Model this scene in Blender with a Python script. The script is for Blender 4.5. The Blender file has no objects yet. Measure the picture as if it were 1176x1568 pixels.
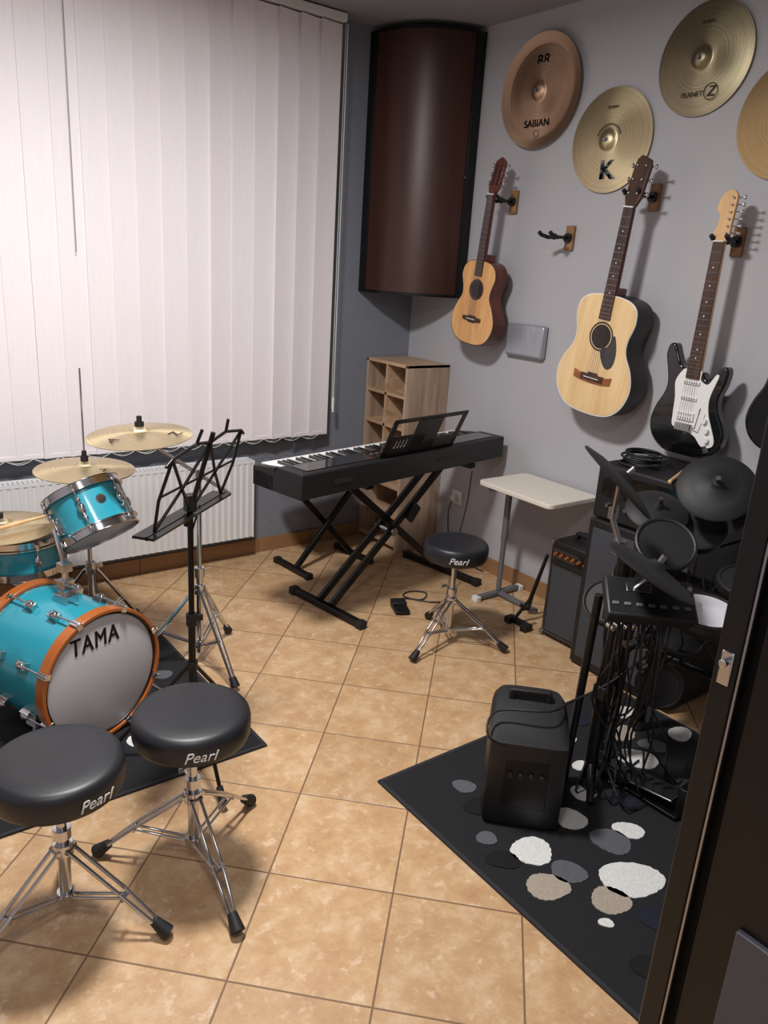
import bpy, bmesh, math, random
from mathutils import Vector, Matrix, Euler
random.seed(7)
S=bpy.context.scene
COL=S.collection
pi=math.pi
# ---------------------------------------------------------------- materials
def newmat(name):
    m=bpy.data.materials.new(name); m.use_nodes=True
    nt=m.node_tree; b=nt.nodes['Principled BSDF']; return m,nt,b
def rgb(r,g,b):
    f=lambda c:((c/255.)/12.92 if c/255.<=.04045 else ((c/255.+.055)/1.055)**2.4)
    return (f(r),f(g),f(b),1)
def mat(name,col,rough=.5,metal=0.,var=.12,scale=8.,bump=0.,bscale=60.,coat=0.,spec=.5,stretch=(1,1,1),sheen=0.):
    m,nt,b=newmat(name); N=nt.nodes; L=nt.links
    tc=N.new('ShaderNodeTexCoord'); mp=N.new('ShaderNodeMapping'); mp.inputs['Scale'].default_value=stretch
    L.new(tc.outputs['Object'],mp.inputs[0])
    no=N.new('ShaderNodeTexNoise'); no.inputs['Scale'].default_value=scale; no.inputs['Detail'].default_value=5
    L.new(mp.outputs[0],no.inputs['Vector'])
    mx=N.new('ShaderNodeMix'); mx.data_type='RGBA'
    mx.inputs[6].default_value=tuple(c*(1-var) for c in col[:3])+(1,)
    mx.inputs[7].default_value=tuple(min(1,c*(1+var)) for c in col[:3])+(1,)
    L.new(no.outputs['Fac'],mx.inputs[0]); L.new(mx.outputs[2],b.inputs['Base Color'])
    b.inputs['Roughness'].default_value=rough; b.inputs['Metallic'].default_value=metal
    b.inputs['Coat Weight'].default_value=coat; b.inputs['Specular IOR Level'].default_value=spec
    if bump>0:
        n2=N.new('ShaderNodeTexNoise'); n2.inputs['Scale'].default_value=bscale; n2.inputs['Detail'].default_value=3
        L.new(tc.outputs['Object'],n2.inputs['Vector'])
        bp=N.new('ShaderNodeBump'); bp.inputs['Strength'].default_value=bump; bp.inputs['Distance'].default_value=.004
        L.new(n2.outputs['Fac'],bp.inputs['Height']); L.new(bp.outputs[0],b.inputs['Normal'])
    return m
def cymmat(name,c1,c2,rough=.32,an=.75):
    m,nt,b=newmat(name); N=nt.nodes; L=nt.links
    tc=N.new('ShaderNodeTexCoord'); sx=N.new('ShaderNodeSeparateXYZ'); L.new(tc.outputs['Object'],sx.inputs[0])
    cx=N.new('ShaderNodeCombineXYZ'); L.new(sx.outputs[0],cx.inputs[0]); L.new(sx.outputs[1],cx.inputs[1])
    ln=N.new('ShaderNodeVectorMath'); ln.operation='LENGTH'; L.new(cx.outputs[0],ln.inputs[0])
    mu=N.new('ShaderNodeMath'); mu.operation='MULTIPLY'; mu.inputs[1].default_value=1300; L.new(ln.outputs['Value'],mu.inputs[0])
    si=N.new('ShaderNodeMath'); si.operation='SINE'; L.new(mu.outputs[0],si.inputs[0])
    bp=N.new('ShaderNodeBump'); bp.inputs['Strength'].default_value=.12; bp.inputs['Distance'].default_value=.001
    L.new(si.outputs[0],bp.inputs['Height']); L.new(bp.outputs[0],b.inputs['Normal'])
    m2=N.new('ShaderNodeMath'); m2.operation='MULTIPLY'; m2.inputs[1].default_value=140; L.new(ln.outputs['Value'],m2.inputs[0])
    no=N.new('ShaderNodeTexNoise'); no.noise_dimensions='1D'; no.inputs['Scale'].default_value=1.; L.new(m2.outputs[0],no.inputs['W'])
    mx=N.new('ShaderNodeMix'); mx.data_type='RGBA'; mx.inputs[6].default_value=c1; mx.inputs[7].default_value=c2
    L.new(no.outputs['Fac'],mx.inputs[0]); L.new(mx.outputs[2],b.inputs['Base Color'])
    b.inputs['Metallic'].default_value=.9; b.inputs['Roughness'].default_value=rough
    tg=N.new('ShaderNodeTangent'); tg.direction_type='RADIAL'; tg.axis='Z'; L.new(tg.outputs[0],b.inputs['Tangent']); b.inputs['Anisotropic'].default_value=an
    return m
def woodmat(name,c1,c2,rough=.5,axis=2,scale=6.,coat=0.):
    m,nt,b=newmat(name); N=nt.nodes; L=nt.links
    tc=N.new('ShaderNodeTexCoord'); mp=N.new('ShaderNodeMapping')
    sc=[6,6,6]; sc[axis]=.6; mp.inputs['Scale'].default_value=sc
    L.new(tc.outputs['Object'],mp.inputs[0])
    no=N.new('ShaderNodeTexNoise'); no.inputs['Scale'].default_value=scale; no.inputs['Detail'].default_value=8; no.inputs['Distortion'].default_value=.6
    L.new(mp.outputs[0],no.inputs['Vector'])
    cr=N.new('ShaderNodeValToRGB'); cr.color_ramp.elements[0].color=c1; cr.color_ramp.elements[0].position=.35
    cr.color_ramp.elements[1].color=c2; cr.color_ramp.elements[1].position=.65
    L.new(no.outputs['Fac'],cr.inputs[0]); L.new(cr.outputs[0],b.inputs['Base Color'])
    b.inputs['Roughness'].default_value=rough; b.inputs['Coat Weight'].default_value=coat
    return m
def floormat():
    m,nt,b=newmat('ceramic_tile'); N=nt.nodes; L=nt.links
    def M(op,a,bv=None):
        n=N.new('ShaderNodeMath'); n.operation=op
        for i,v in enumerate((a,bv)):
            if v is None: continue
            if isinstance(v,(int,float)): n.inputs[i].default_value=v
            else: L.new(v,n.inputs[i])
        return n.outputs[0]
    tc=N.new('ShaderNodeTexCoord'); sx=N.new('ShaderNodeSeparateXYZ'); L.new(tc.outputs['Object'],sx.inputs[0])
    k=math.sqrt(.5)*3.
    X=M('ADD',sx.outputs[0],2.2948); Y=M('ADD',sx.outputs[1],2.3727)
    A=M('MULTIPLY',M('ADD',X,Y),k); B=M('MULTIPLY',M('SUBTRACT',X,Y),k)
    def edge(v):
        f=M('FRACT',v); return M('MINIMUM',f,M('SUBTRACT',1.,f))
    e=M('MINIMUM',edge(A),edge(B))
    mr=N.new('ShaderNodeMapRange'); mr.inputs[1].default_value=.0045; mr.inputs[2].default_value=.009; L.new(e,mr.inputs[0])
    cx=N.new('ShaderNodeCombineXYZ'); L.new(M('FLOOR',A),cx.inputs[0]); L.new(M('FLOOR',B),cx.inputs[1])
    wn=N.new('ShaderNodeTexWhiteNoise'); wn.noise_dimensions='2D'; L.new(cx.outputs[0],wn.inputs['Vector'])
    va=N.new('ShaderNodeVectorMath'); va.operation='MULTIPLY_ADD'; L.new(wn.outputs['Color'],va.inputs[0]); va.inputs[1].default_value=(9,9,9); L.new(tc.outputs['Object'],va.inputs[2])
    no=N.new('ShaderNodeTexNoise'); no.inputs['Scale'].default_value=11; no.inputs['Detail'].default_value=10; no.inputs['Roughness'].default_value=.72
    L.new(va.outputs[0],no.inputs['Vector'])
    cr=N.new('ShaderNodeValToRGB'); E=cr.color_ramp.elements
    E[0].color=rgb(174,135,97); E[0].position=.3; E[1].color=rgb(212,184,150); E[1].position=.70
    q=E.new(.5); q.color=rgb(192,156,116)
    L.new(no.outputs['Fac'],cr.inputs[0])
    n3=N.new('ShaderNodeTexNoise'); n3.inputs['Scale'].default_value=26; n3.inputs['Detail'].default_value=6; n3.inputs['Roughness'].default_value=.7; L.new(va.outputs[0],n3.inputs['Vector'])
    m3=N.new('ShaderNodeMapRange'); m3.inputs[1].default_value=.56; m3.inputs[2].default_value=.66; m3.inputs[4].default_value=.6; L.new(n3.outputs['Fac'],m3.inputs[0])
    mm=N.new('ShaderNodeMix'); mm.data_type='RGBA'; L.new(m3.outputs[0],mm.inputs[0]); L.new(cr.outputs[0],mm.inputs[6]); mm.inputs[7].default_value=rgb(222,198,170)
    hs=N.new('ShaderNodeHueSaturation'); L.new(mm.outputs[2],hs.inputs['Color'])
    mv=N.new('ShaderNodeMapRange'); mv.inputs[3].default_value=.95; mv.inputs[4].default_value=1.05; L.new(wn.outputs['Value'],mv.inputs[0]); L.new(mv.outputs[0],hs.inputs['Value'])
    mx=N.new('ShaderNodeMix'); mx.data_type='RGBA'; mx.inputs[6].default_value=rgb(122,94,70); L.new(mr.outputs[0],mx.inputs[0]); L.new(hs.outputs[0],mx.inputs[7])
    L.new(mx.outputs[2],b.inputs['Base Color'])
    r=N.new('ShaderNodeMapRange'); r.inputs[3].default_value=.5; r.inputs[4].default_value=.28; L.new(no.outputs['Fac'],r.inputs[0]); L.new(r.outputs[0],b.inputs['Roughness'])
    bp=N.new('ShaderNodeBump'); bp.inputs['Strength'].default_value=.5; bp.inputs['Distance'].default_value=.002; L.new(mr.outputs[0],bp.inputs['Height']); L.new(bp.outputs[0],b.inputs['Normal'])
    return m
def emis(name,col,st):
    m,nt,b=newmat(name); b.inputs['Emission Color'].default_value=col; b.inputs['Emission Strength'].default_value=st; return m
BLK=mat('black_plastic',rgb(22,22,24),.48,0,.2,30,.12,200)
BLKG=mat('black_gloss',rgb(10,10,12),.12,0,.1,5,coat=.6)
BLKM=mat('black_metal',rgb(18,18,20),.35,.3,.2,20)
LEA=mat('black_vinyl',rgb(30,31,36),.42,0,.12,25,.06,500)
RUB=mat('black_rubber',rgb(20,20,22),.6,0,.2,30)
CHR=mat('chrome',rgb(205,205,208),.14,1.,.04,10)
STL=mat('brushed_steel',rgb(160,160,165),.3,1.,.08,30)
TUR=mat('turquoise_shell',rgb(38,146,166),.28,0,.06,6,coat=.5)
ORG=mat('orange_hoop',rgb(168,92,38),.3,0,.15,10,coat=.4,stretch=(1,1,6))
HEAD=mat('drum_head_white',rgb(205,205,212),.5,0,.04,4)
HEADC=mat('drum_head_clear_grey',rgb(186,187,194),.42,0,.05,4)
WHT=mat('white_enamel',rgb(228,228,230),.35,0,.03,4)
WPL=mat('white_plastic',rgb(230,230,228),.4,0,.03,4)
TBL=mat('table_top_white',rgb(225,217,205),.45,0,.04,10)
GRYM=mat('grey_metal',rgb(120,122,128),.45,.4,.05,10)
SIL=mat('silver_leatherette',rgb(165,168,176),.32,.4,.15,9,.8,22)
OAK=woodmat('oak_laminate',rgb(150,126,106),rgb(190,166,144),.55,2,3.)
OAKD=woodmat('oak_laminate_edge',rgb(170,138,108),rgb(206,174,142),.55,1,3.)
MAH=woodmat('mahogany_satin',rgb(50,28,21),rgb(70,39,29),.40,2,1.0,.0)
SPR=woodmat('spruce_top',rgb(218,182,126),rgb(234,202,152),.35,1,5.,.3)
SPR2=woodmat('cedar_top',rgb(208,150,92),rgb(228,176,114),.35,1,5.,.3)
MAHS=woodmat('guitar_sides',rgb(66,24,16),rgb(98,40,26),.3,1,3.,.3)
DRKS=woodmat('dark_guitar_sides',rgb(20,10,8),rgb(36,18,14),.4,1,3.,.0)
ROSE=woodmat('rosewood',rgb(50,30,22),rgb(84,54,38),.45,1,5.)
MAP=woodmat('maple',rgb(205,160,108),rgb(226,186,136),.4,1,4.,.2)
BLOCK=woodmat('wood_block',rgb(120,84,54),rgb(158,116,78),.5,2,4.)
GREY=mat('grille_cloth',rgb(62,64,70),.8,0,.2,60,.5,400)
AMB=mat('amber_panel',rgb(150,84,42),.4,0,.1,20)
BRG=woodmat('bridge_walnut',rgb(120,66,34),rgb(160,96,52),.4,0,4.)
GOLD=cymmat('cymbal_brass',rgb(190,172,130),rgb(226,210,174),.36)
COPP=cymmat('cymbal_copper',rgb(174,140,114),rgb(210,178,150),.40)
OLIV=cymmat('cymbal_dark_brass',rgb(132,122,98),rgb(174,162,132),.33)
BRON=cymmat('cymbal_bronze',rgb(190,160,112),rgb(216,188,140),.38)
INK=mat('ink_print',rgb(38,30,26),.6,0,.05,5)
WINK=mat('white_print',rgb(230,230,232),.5,0,.02,5)
# ---------------------------------------------------------------- geometry
class Grp:
    def __init__(s,name,M=None):
        s.e=bpy.data.objects.new(name,None); s.e.empty_display_size=.05
        COL.objects.link(s.e); s.M=M or Matrix.Identity(4); s.e.matrix_world=s.M; s.p={}
    def part(s,name,m,bevel=0.,sharp=35):
        if name not in s.p: s.p[name]=(bmesh.new(),m,bevel,sharp)
        return P(s.p[name][0])
    def text(s,name,body,size,M,m,ext=.0006,shear=0.,align='CENTER',sp=1.):
        c=bpy.data.curves.new(name,'FONT'); c.body=body; c.size=size; c.extrude=ext; c.align_x=align; c.align_y='CENTER'; c.shear=shear; c.space_character=sp
        t=bpy.data.objects.new('tmp',c); COL.objects.link(t)
        dg=bpy.context.evaluated_depsgraph_get(); me=bpy.data.meshes.new_from_object(t.evaluated_get(dg)); bpy.data.objects.remove(t)
        me.transform(M); me.materials.clear(); me.materials.append(m)
        o=bpy.data.objects.new(name,me); COL.objects.link(o); o.parent=s.e
    def done(s):
        for n,(bm,m,bev,sh) in s.p.items():
            bmesh.ops.recalc_face_normals(bm,faces=bm.faces)
            for f in bm.faces: f.smooth=True
            for e in bm.edges:
                if len(e.link_faces)==2 and e.calc_face_angle(0)>math.radians(sh): e.smooth=False
            me=bpy.data.meshes.new(n); bm.to_mesh(me); bm.free(); me.materials.append(m)
            o=bpy.data.objects.new(n,me); COL.objects.link(o); o.parent=s.e
            if bev>0:
                b=o.modifiers.new('bevel','BEVEL'); b.width=bev; b.segments=3; b.limit_method='ANGLE'; b.angle_limit=math.radians(40)
        return s
def align(d):
    return Vector((0,0,1)).rotation_difference(Vector(d).normalized()).to_matrix().to_4x4()
class P:
    def __init__(s,bm): s.bm=bm
    def box(s,c,d,R=None):
        M=Matrix.Translation(c)@(R or Matrix.Identity(4))@Matrix.Diagonal((d[0],d[1],d[2],1))
        bmesh.ops.create_cube(s.bm,size=1,matrix=M); return s
    def cyl(s,a,b,r,r2=None,seg=16):
        a=Vector(a);b=Vector(b); M=Matrix.Translation((a+b)/2)@align(b-a)
        bmesh.ops.create_cone(s.bm,cap_ends=True,segments=seg,radius1=r,radius2=r if r2 is None else r2,depth=(b-a).length,matrix=M); return s
    def sph(s,c,r,sc=(1,1,1),seg=16):
        bmesh.ops.create_uvsphere(s.bm,u_segments=seg,v_segments=seg//2,radius=r,matrix=Matrix.Translation(c)@Matrix.Diagonal((sc[0],sc[1],sc[2],1))); return s
    def tube(s,pts,r,seg=8,smooth=0):
        pts=[Vector(p) for p in pts]
        if smooth: pts=cat(pts,smooth,False)
        for i in range(len(pts)-1):
            if (pts[i+1]-pts[i]).length>1e-5: s.cyl(pts[i],pts[i+1],r,seg=seg)
            if 0<i: s.sph(pts[i],r*1.0,seg=8)
        return s
    def lathe(s,prof,M=None,seg=64):
        M=M or Matrix.Identity(4); rings=[]
        for (r,z) in prof:
            if r<1e-6: rings.append([s.bm.verts.new(M@Vector((0,0,z)))])
            else: rings.append([s.bm.verts.new(M@Vector((r*math.cos(2*pi*i/seg),r*math.sin(2*pi*i/seg),z))) for i in range(seg)])
        for a,b in zip(rings,rings[1:]):
            for i in range(seg):
                j=(i+1)%seg
                if len(a)==1 and len(b)==1: continue
                if len(a)==1: s.bm.faces.new((a[0],b[i],b[j]))
                elif len(b)==1: s.bm.faces.new((a[i],a[j],b[0]))
                else: s.bm.faces.new((a[i],a[j],b[j],b[i]))
        return s
    def torus(s,R,r,M=None,seg=64,rs=10,sx=1.,sz=1.):
        M=M or Matrix.Identity(4)
        vs=[[s.bm.verts.new(M@Vector(((R+r*math.cos(2*pi*j/rs)*sx)*math.cos(2*pi*i/seg),(R+r*math.cos(2*pi*j/rs)*sx)*math.sin(2*pi*i/seg),r*sz*math.sin(2*pi*j/rs)))) for j in range(rs)] for i in range(seg)]
        for i in range(seg):
            for j in range(rs):
                s.bm.faces.new((vs[i][j],vs[(i+1)%seg][j],vs[(i+1)%seg][(j+1)%rs],vs[i][(j+1)%rs]))
        return s
    def prism(s,out,z0,z1,M=None):
        M=M or Matrix.Identity(4)
        a=[s.bm.verts.new(M@Vector((x,y,z0))) for x,y in out]; b=[s.bm.verts.new(M@Vector((x,y,z1))) for x,y in out]
        s.bm.faces.new(a[::-1]); s.bm.faces.new(b); n=len(out)
        for i in range(n): s.bm.faces.new((a[i],a[(i+1)%n],b[(i+1)%n],b[i]))
        return s
def cat(pts,n=6,closed=True):
    out=[];L=len(pts); rng=range(L) if closed else range(L-1)
    for i in rng:
        if closed: p0,p1,p2,p3=[Vector(pts[(i+k)%L]) for k in (-1,0,1,2)]
        else: p0,p1,p2,p3=Vector(pts[max(i-1,0)]),Vector(pts[i]),Vector(pts[i+1]),Vector(pts[min(i+2,L-1)])
        for k in range(n):
            t=k/n
            out.append(.5*((2*p1)+(-p0+p2)*t+(2*p0-5*p1+4*p2-p3)*t*t+(-p0+3*p1-3*p2+p3)*t**3))
    if not closed: out.append(Vector(pts[-1]))
    return out
def c2(pts,n=6): return [(v[0],v[1]) for v in cat([Vector((x,y)) for x,y in pts],n,True)]
T=Matrix.Translation
def RZ(a): return Matrix.Rotation(a,4,'Z')
def RX(a): return Matrix.Rotation(a,4,'X')
def RY(a): return Matrix.Rotation(a,4,'Y')
def solo(name,m,fn,bevel=0.,M=None,sharp=35):
    bm=bmesh.new(); fn(P(bm)); bmesh.ops.recalc_face_normals(bm,faces=bm.faces)
    for f in bm.faces: f.smooth=True
    for e in bm.edges:
        if len(e.link_faces)==2 and e.calc_face_angle(0)>math.radians(sharp): e.smooth=False
    me=bpy.data.meshes.new(name); bm.to_mesh(me); bm.free(); me.materials.append(m)
    o=bpy.data.objects.new(name,me); COL.objects.link(o)
    if M: o.matrix_world=M
    if bevel:
        b=o.modifiers.new('bevel','BEVEL'); b.width=bevel; b.segments=3; b.limit_method='ANGLE'
    return o
# ---------------------------------------------------------------- room
H=2.68; XL=-4.3; YF=-4.1
solo('floor',floormat(),lambda p:p.box(((XL+0)/2,(YF)/2,-.05),(-XL+.4,-YF+.4,.1)))
WR=mat('paint_light_grey',rgb(177,176,181),.85,0,.03,3,.25,140)
WB=mat('paint_blue_grey_roughcast',rgb(126,130,140),.85,0,.06,5,.9,110)
solo('ceiling',mat('ceiling_paint',rgb(150,150,156),.9,0,.03,3),lambda p:p.box((XL/2,YF/2,H+.05),(-XL+.4,-YF+.4,.1)))
solo('wall_right',WR,lambda p:p.box((.1,YF/2+.1,H/2),(.2,-YF+.2,H)))
def wb(p):
    p.box((-.35,.1,H/2),(.7,.2,H)); p.box((-3.85,.1,H/2),(.9,.2,H))
    p.box((-2.05,.1,.35),(2.7,.2,.70)); p.box((-2.05,.1,2.56),(2.7,.2,.24))
solo('wall_back',WB,wb)
solo('wall_left',WR,lambda p:p.box((XL-.1,YF/2+.1,H/2),(.2,-YF+.2,H)))
solo('wall_front',WR,lambda p:p.box((XL/2,YF-.1,H/2),(-XL+.4,.2,H)))
BB=mat('skirting_tile',rgb(150,112,78),.35,0,.15,9)
solo('baseboard_back',BB,lambda p:[p.box((-4.3+.1665+.333*i,-.006,.04),(.33,.012,.08)) for i in range(13)])
solo('baseboard_right',BB,lambda p:[p.box((-.006,-.2-.333*i,.04),(.012,.33,.08)) for i in range(12)])
g=Grp('window_1',T((-2.05,.1,1.57)))
f=g.part('frame',mat('window_frame_white',rgb(215,215,218),.4),.004)
f.box((0,0,.845),(2.7,.07,.05)).box((0,0,-.845),(2.7,.07,.05)).box((-1.325,0,0),(.05,.07,1.74)).box((1.325,0,0),(.05,.07,1.74)).box((-.3,0,0),(.09,.07,1.74)).box((.6,0,0),(.05,.07,1.74))
gm,nt,b=newmat('night_glass'); b.inputs['Base Color'].default_value=(.01,.012,.02,1); b.inputs['Roughness'].default_value=.05
g.part('glass',gm).box((0,0,0),(2.62,.012,1.66))
g.done()
solo('trim_1',mat('window_sill_dark',rgb(58,58,64),.5),lambda p:p.box((-2.05,-.0,.675),(2.72,.1,.03)),.004)
# vertical blinds
bm_,nt,b=newmat('blind_fabric'); N=nt.nodes;L=nt.links
tc=N.new('ShaderNodeTexCoord'); mp=N.new('ShaderNodeMapping'); mp.inputs['Scale'].default_value=(60,60,2); L.new(tc.outputs['Object'],mp.inputs[0])
no=N.new('ShaderNodeTexNoise'); no.inputs['Scale'].default_value=4; L.new(mp.outputs[0],no.inputs[0])
mx=N.new('ShaderNodeMix'); mx.data_type='RGBA'; mx.inputs[6].default_value=rgb(238,230,235); mx.inputs[7].default_value=rgb(249,243,247); L.new(no.outputs['Fac'],mx.inputs[0]); L.new(mx.outputs[2],b.inputs['Base Color']); b.inputs['Roughness'].default_value=.8
bp=N.new('ShaderNodeBump'); bp.inputs['Strength'].default_value=.05; bp.inputs['Distance'].default_value=.002; L.new(no.outputs['Fac'],bp.inputs['Height']); L.new(bp.outputs[0],b.inputs['Normal'])
BLD=bm_
g=Grp('vertical_blinds',T((-.6,-.085,0)))
g.part('head_rail',WPL,.003).box((-1.5,0,2.655),(3.02,.045,.035))
sl=g.part('slats',BLD,sharp=80); ch=g.part('bead_chain',WPL); wt=g.part('bottom_weights',BLD,.001)
n=27; zb=.655
for i in range(n):
    x=-.06-i*.112; a=math.radians(random.uniform(1.2,3.4)+(6 if i<3 or i==5 else 0))
    R=T((x,0,0))@RZ(a)
    K=6; cols=[]
    ph=random.uniform(-.004,.004)
    for k in range(K+1):
        u=-.0635+.127*k/K; y=.003*math.cos(pi*u/.127)
        cols.append([sl.bm.verts.new(R@Vector((u,y+ph*z_,z))) for z,z_ in ((zb,1),(1.6,.4),(2.63,0))])
    for k in range(K):
        for q_ in (0,1): sl.bm.faces.new((cols[k][q_],cols[k+1][q_],cols[k+1][q_+1],cols[k][q_+1]))
    wt.box(R@Vector((0,.003+ph,zb+.012)),(.118,.004,.018),RZ(a))
    if i<n-1:
        for s_ in (-1,1):
            pts=[(x,.012*s_,zb+.006)]+[(x-.112*t,.012*s_,zb+.006-.022*math.sin(pi*t)) for t in (.2,.4,.6,.8)]+[(x-.112,.012*s_,zb+.006)]
            ch.tube(pts,.0014,6)
g.part('control_wand',WPL).cyl((.015,-.02,2.63),(.02,-.02,.85),.0022,seg=8).cyl((.02,-.02,.86),(.02,-.02,.78),.006,seg=10).tube([(.004,-.02,2.63),(.006,-.022,1.0),(.012,-.02,.8),(.018,-.02,.85)],.0015,6)
g.part('pull_cord',GRYM).cyl((-1.289,-.022,2.63),(-1.289,-.022,1.53),.0014,seg=8)
g.done()
# radiator
g=Grp('radiator',T((-1.06,-.080,.35)))
W_=2.6
out=[(0,-.043),(-.02,-.043)]
x=-.02
while x>-W_+.03:
    out+= [(x-.006,-.047),(x-.020,-.047),(x-.024,-.043),(x-.034,-.043)]; x-=.034
out+=[(-W_,-.043),(-W_,-.03),(0,-.03)]
g.part('front_panel',WHT).prism(out,-.205,.195)
g.part('body',WHT,.003).box((-W_/2,.0,-.0),(W_-.01,.06,.40)).box((-.004,-.005,0),(.008,.085,.42)).box((-W_+.004,-.005,0),(.008,.085,.42))
t=g.part('top_grille',WHT)
t.box((-W_/2,-.043,.203),(W_,.008,.014)).box((-W_/2,.035,.203),(W_,.008,.014))
xx=-.02
while xx>-W_: t.box((xx,-.004,.203),(.006,.08,.008)); xx-=.02
g.part('brackets',WHT).box((-.4,.05,0),(.03,.05,.3)).box((-2.2,.05,0),(.03,.05,.3))
g.part('pipes',WHT).cyl((-2.45,.0,-.2),(-2.45,.0,-.35),.008)
g.done()
# corner wall cabinet
g=Grp('corner_cabinet',T((0,0,0)))
z0,z1=1.415,2.655
A=Vector((-.375,-.055));B=Vector((-.06,-.435)); mid=(A+B)/2; d=(B-A); nrm=Vector((d.y,-d.x)).normalized()
if nrm.x>0: nrm=-nrm
arc=[]
for i in range(25):
    t=i/24; arc.append(A.lerp(B,t)+nrm*.095*math.sin(pi*t)**.8)
outl=[(-.004,-.004),(-.37,-.004)]+[(v.x,v.y) for v in arc]+[(-.004,-.43)]
g.part('curved_front',MAH,.0).prism(outl,z0+.012,z1-.012)
s2=[(-.003,-.003),(-.378,-.003)]+[(v.x+nrm.x*.002,v.y+nrm.y*.002) for v in arc]+[(-.003,-.438)]
g.part('end_caps',BLKM).prism(s2,z0,z0+.014).prism(s2,z1-.014,z1)
e=g.part('edge_strips',BLKM,.002)
e.box((-.374,-.03,(z0+z1)/2),(.014,.055,z1-z0)).box((-.032,-.436,(z0+z1)/2),(.058,.014,z1-z0))
g.part('fixing_screws',BLKM).cyl((-.06,-.43,2.0),(-.075,-.447,2.0),.006)
g.done()
# cubby shelf
g=Grp('cubby_shelf',T((-.152,-.195,0)))
w,dp,h=.296,.37,1.06; th=.016
b=g.part('carcass',OAK,.0015)
b.box((0,-dp/2+th/2,h/2),(w,th,h)).box((0,dp/2-th/2,h/2),(w,th,h)).box((w/2-.004,0,h/2),(.008,dp-.01,h-.01))
s=g.part('shelves',OAKD,.001)
s.box((0,0,h-th/2),(w,dp,th)).box((0,0,th/2+.03),(w,dp-.02,th))
for z in (.2,.37,.54,.71,.885): s.box((-.002,0,z),(w-.01,dp-.03,th))
s.box((-.002,0,(.54+h)/2),(w-.01,th,h-.54-.01))
g.done()
# ---------------------------------------------------------------- wall frame helper : local x = room -y , local y = up , local z = out of the wall
WM=Matrix(((0,0,-1,0),(-1,0,0,0),(0,1,0,0),(0,0,0,1)))
def wall(y,z,x=0.,tilt=0.): return T((x,y,z))@WM@RZ(tilt)
def cymprof(r,bell=.16,flip=None):
    pr=[(0.0,.030),(.006,.030),(r*bell*.5,.027),(r*bell*.85,.018),(r*bell,.0115),(r*bell*1.25,.0095)]
    if flip:
        pr+=[(r*.4,.009),(r*.6,.006),(r*.80,.000),(r*.83,.001),(r*.92,.008),(r,.014)]
    else:
        for t in (.35,.5,.65,.8,.92,1.): pr.append((r*t,.0095-.016*t**2+.0*t))
    lo=[(a,z-.0018) for a,z in pr[::-1]]
    return pr+lo
def wallcymbal(y,z,r,m,kind):
    g=Grp('mounted_cymbal',wall(y,z,-.006))
    g.part('cymbal',m,sharp=60).lathe(cymprof(r,.2 if kind!='china' else .17,kind=='china'),T((0,0,.012)),96)
    g.part('wall_screw',STL).cyl((0,0,-.006),(0,0,.046),.004).cyl((0,0,.044),(0,0,.05),.009,seg=6)
    z_=.022
    if kind=='china':
        for o_ in (-.0012,0,.0012): g.text('printed_logo','B8',.066,T((o_,r*.52,z_-.003)),INK,sp=1.1); g.text('printed_name','SABIAN',.044,T((o_*.7,-r*.56,z_-.002)),INK,sp=1.05)
        g.part('printed_ring',INK).torus(.015,.0012,T((0,-r*.74,.0165)),32,6)
    if kind=='k':
        for o_ in (-.004,-.002,0,.002,.004): g.text('printed_logo','K',.11,T((0.01+o_,-r*.58,z_-.003))@Matrix.Diagonal((1.1,1,1,1)),GRYM)
        g.text('printed_name','ZILDJIAN',.014,T((0,r*.62,z_-.004)),INK)
        a=g.part('printed_arc',INK)
        for q in range(20): 
            t=pi*(.12+.76*q/19); a.box((math.cos(t)*r*.3,math.sin(t)*r*.3,.0205),(.009,.005,.001),RZ(t))
    if kind=='z':
        g.text('printed_logo','PLANET',.026,T((-.022,-r*.62,z_-.003)),INK); g.text('printed_logo_letter','Z',.05,T((r*.29,-r*.60,z_-.003)),INK,shear=.2); g.text('printed_name','ZILDJIAN',.013,T((0,r*.62,z_-.003)),INK)
        g.part('printed_ring',INK).torus(.028,.0014,T((r*.29,-r*.60,.0195)),32,6)
    g.done()
wallcymbal(-.85,2.35,.237,COPP,'china'); wallcymbal(-1.275,2.115,.205,GOLD,'k'); wallcymbal(-1.66,2.365,.195,OLIV,'z'); wallcymbal(-2.045,2.13,.203,BRON,'plain')
def hanger(y,z,reach=.12,fork=.03):
    g=Grp('guitar_hanger',wall(y,z))
    g.part('wood_block',BLOCK,.004).box((0,0,.009),(.045,.105,.018))
    p=g.part('arm',BLKM); p.cyl((0,0,.018),(0,0,.034),.02).cyl((0,0,.02),(0,0,reach-.02),.007)
    q=g.part('yoke',RUB); q.sph((0,0,reach-.02),.014)
    for s_ in (-1,1): q.tube([(0,0,reach-.02),(s_*fork*.9,-.004,reach-.014),(s_*fork,.0,reach+.006),(s_*fork,.004,reach+.03),(s_*fork*1.0,.014,reach+.045)],.0085,10)
    g.done()
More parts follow.
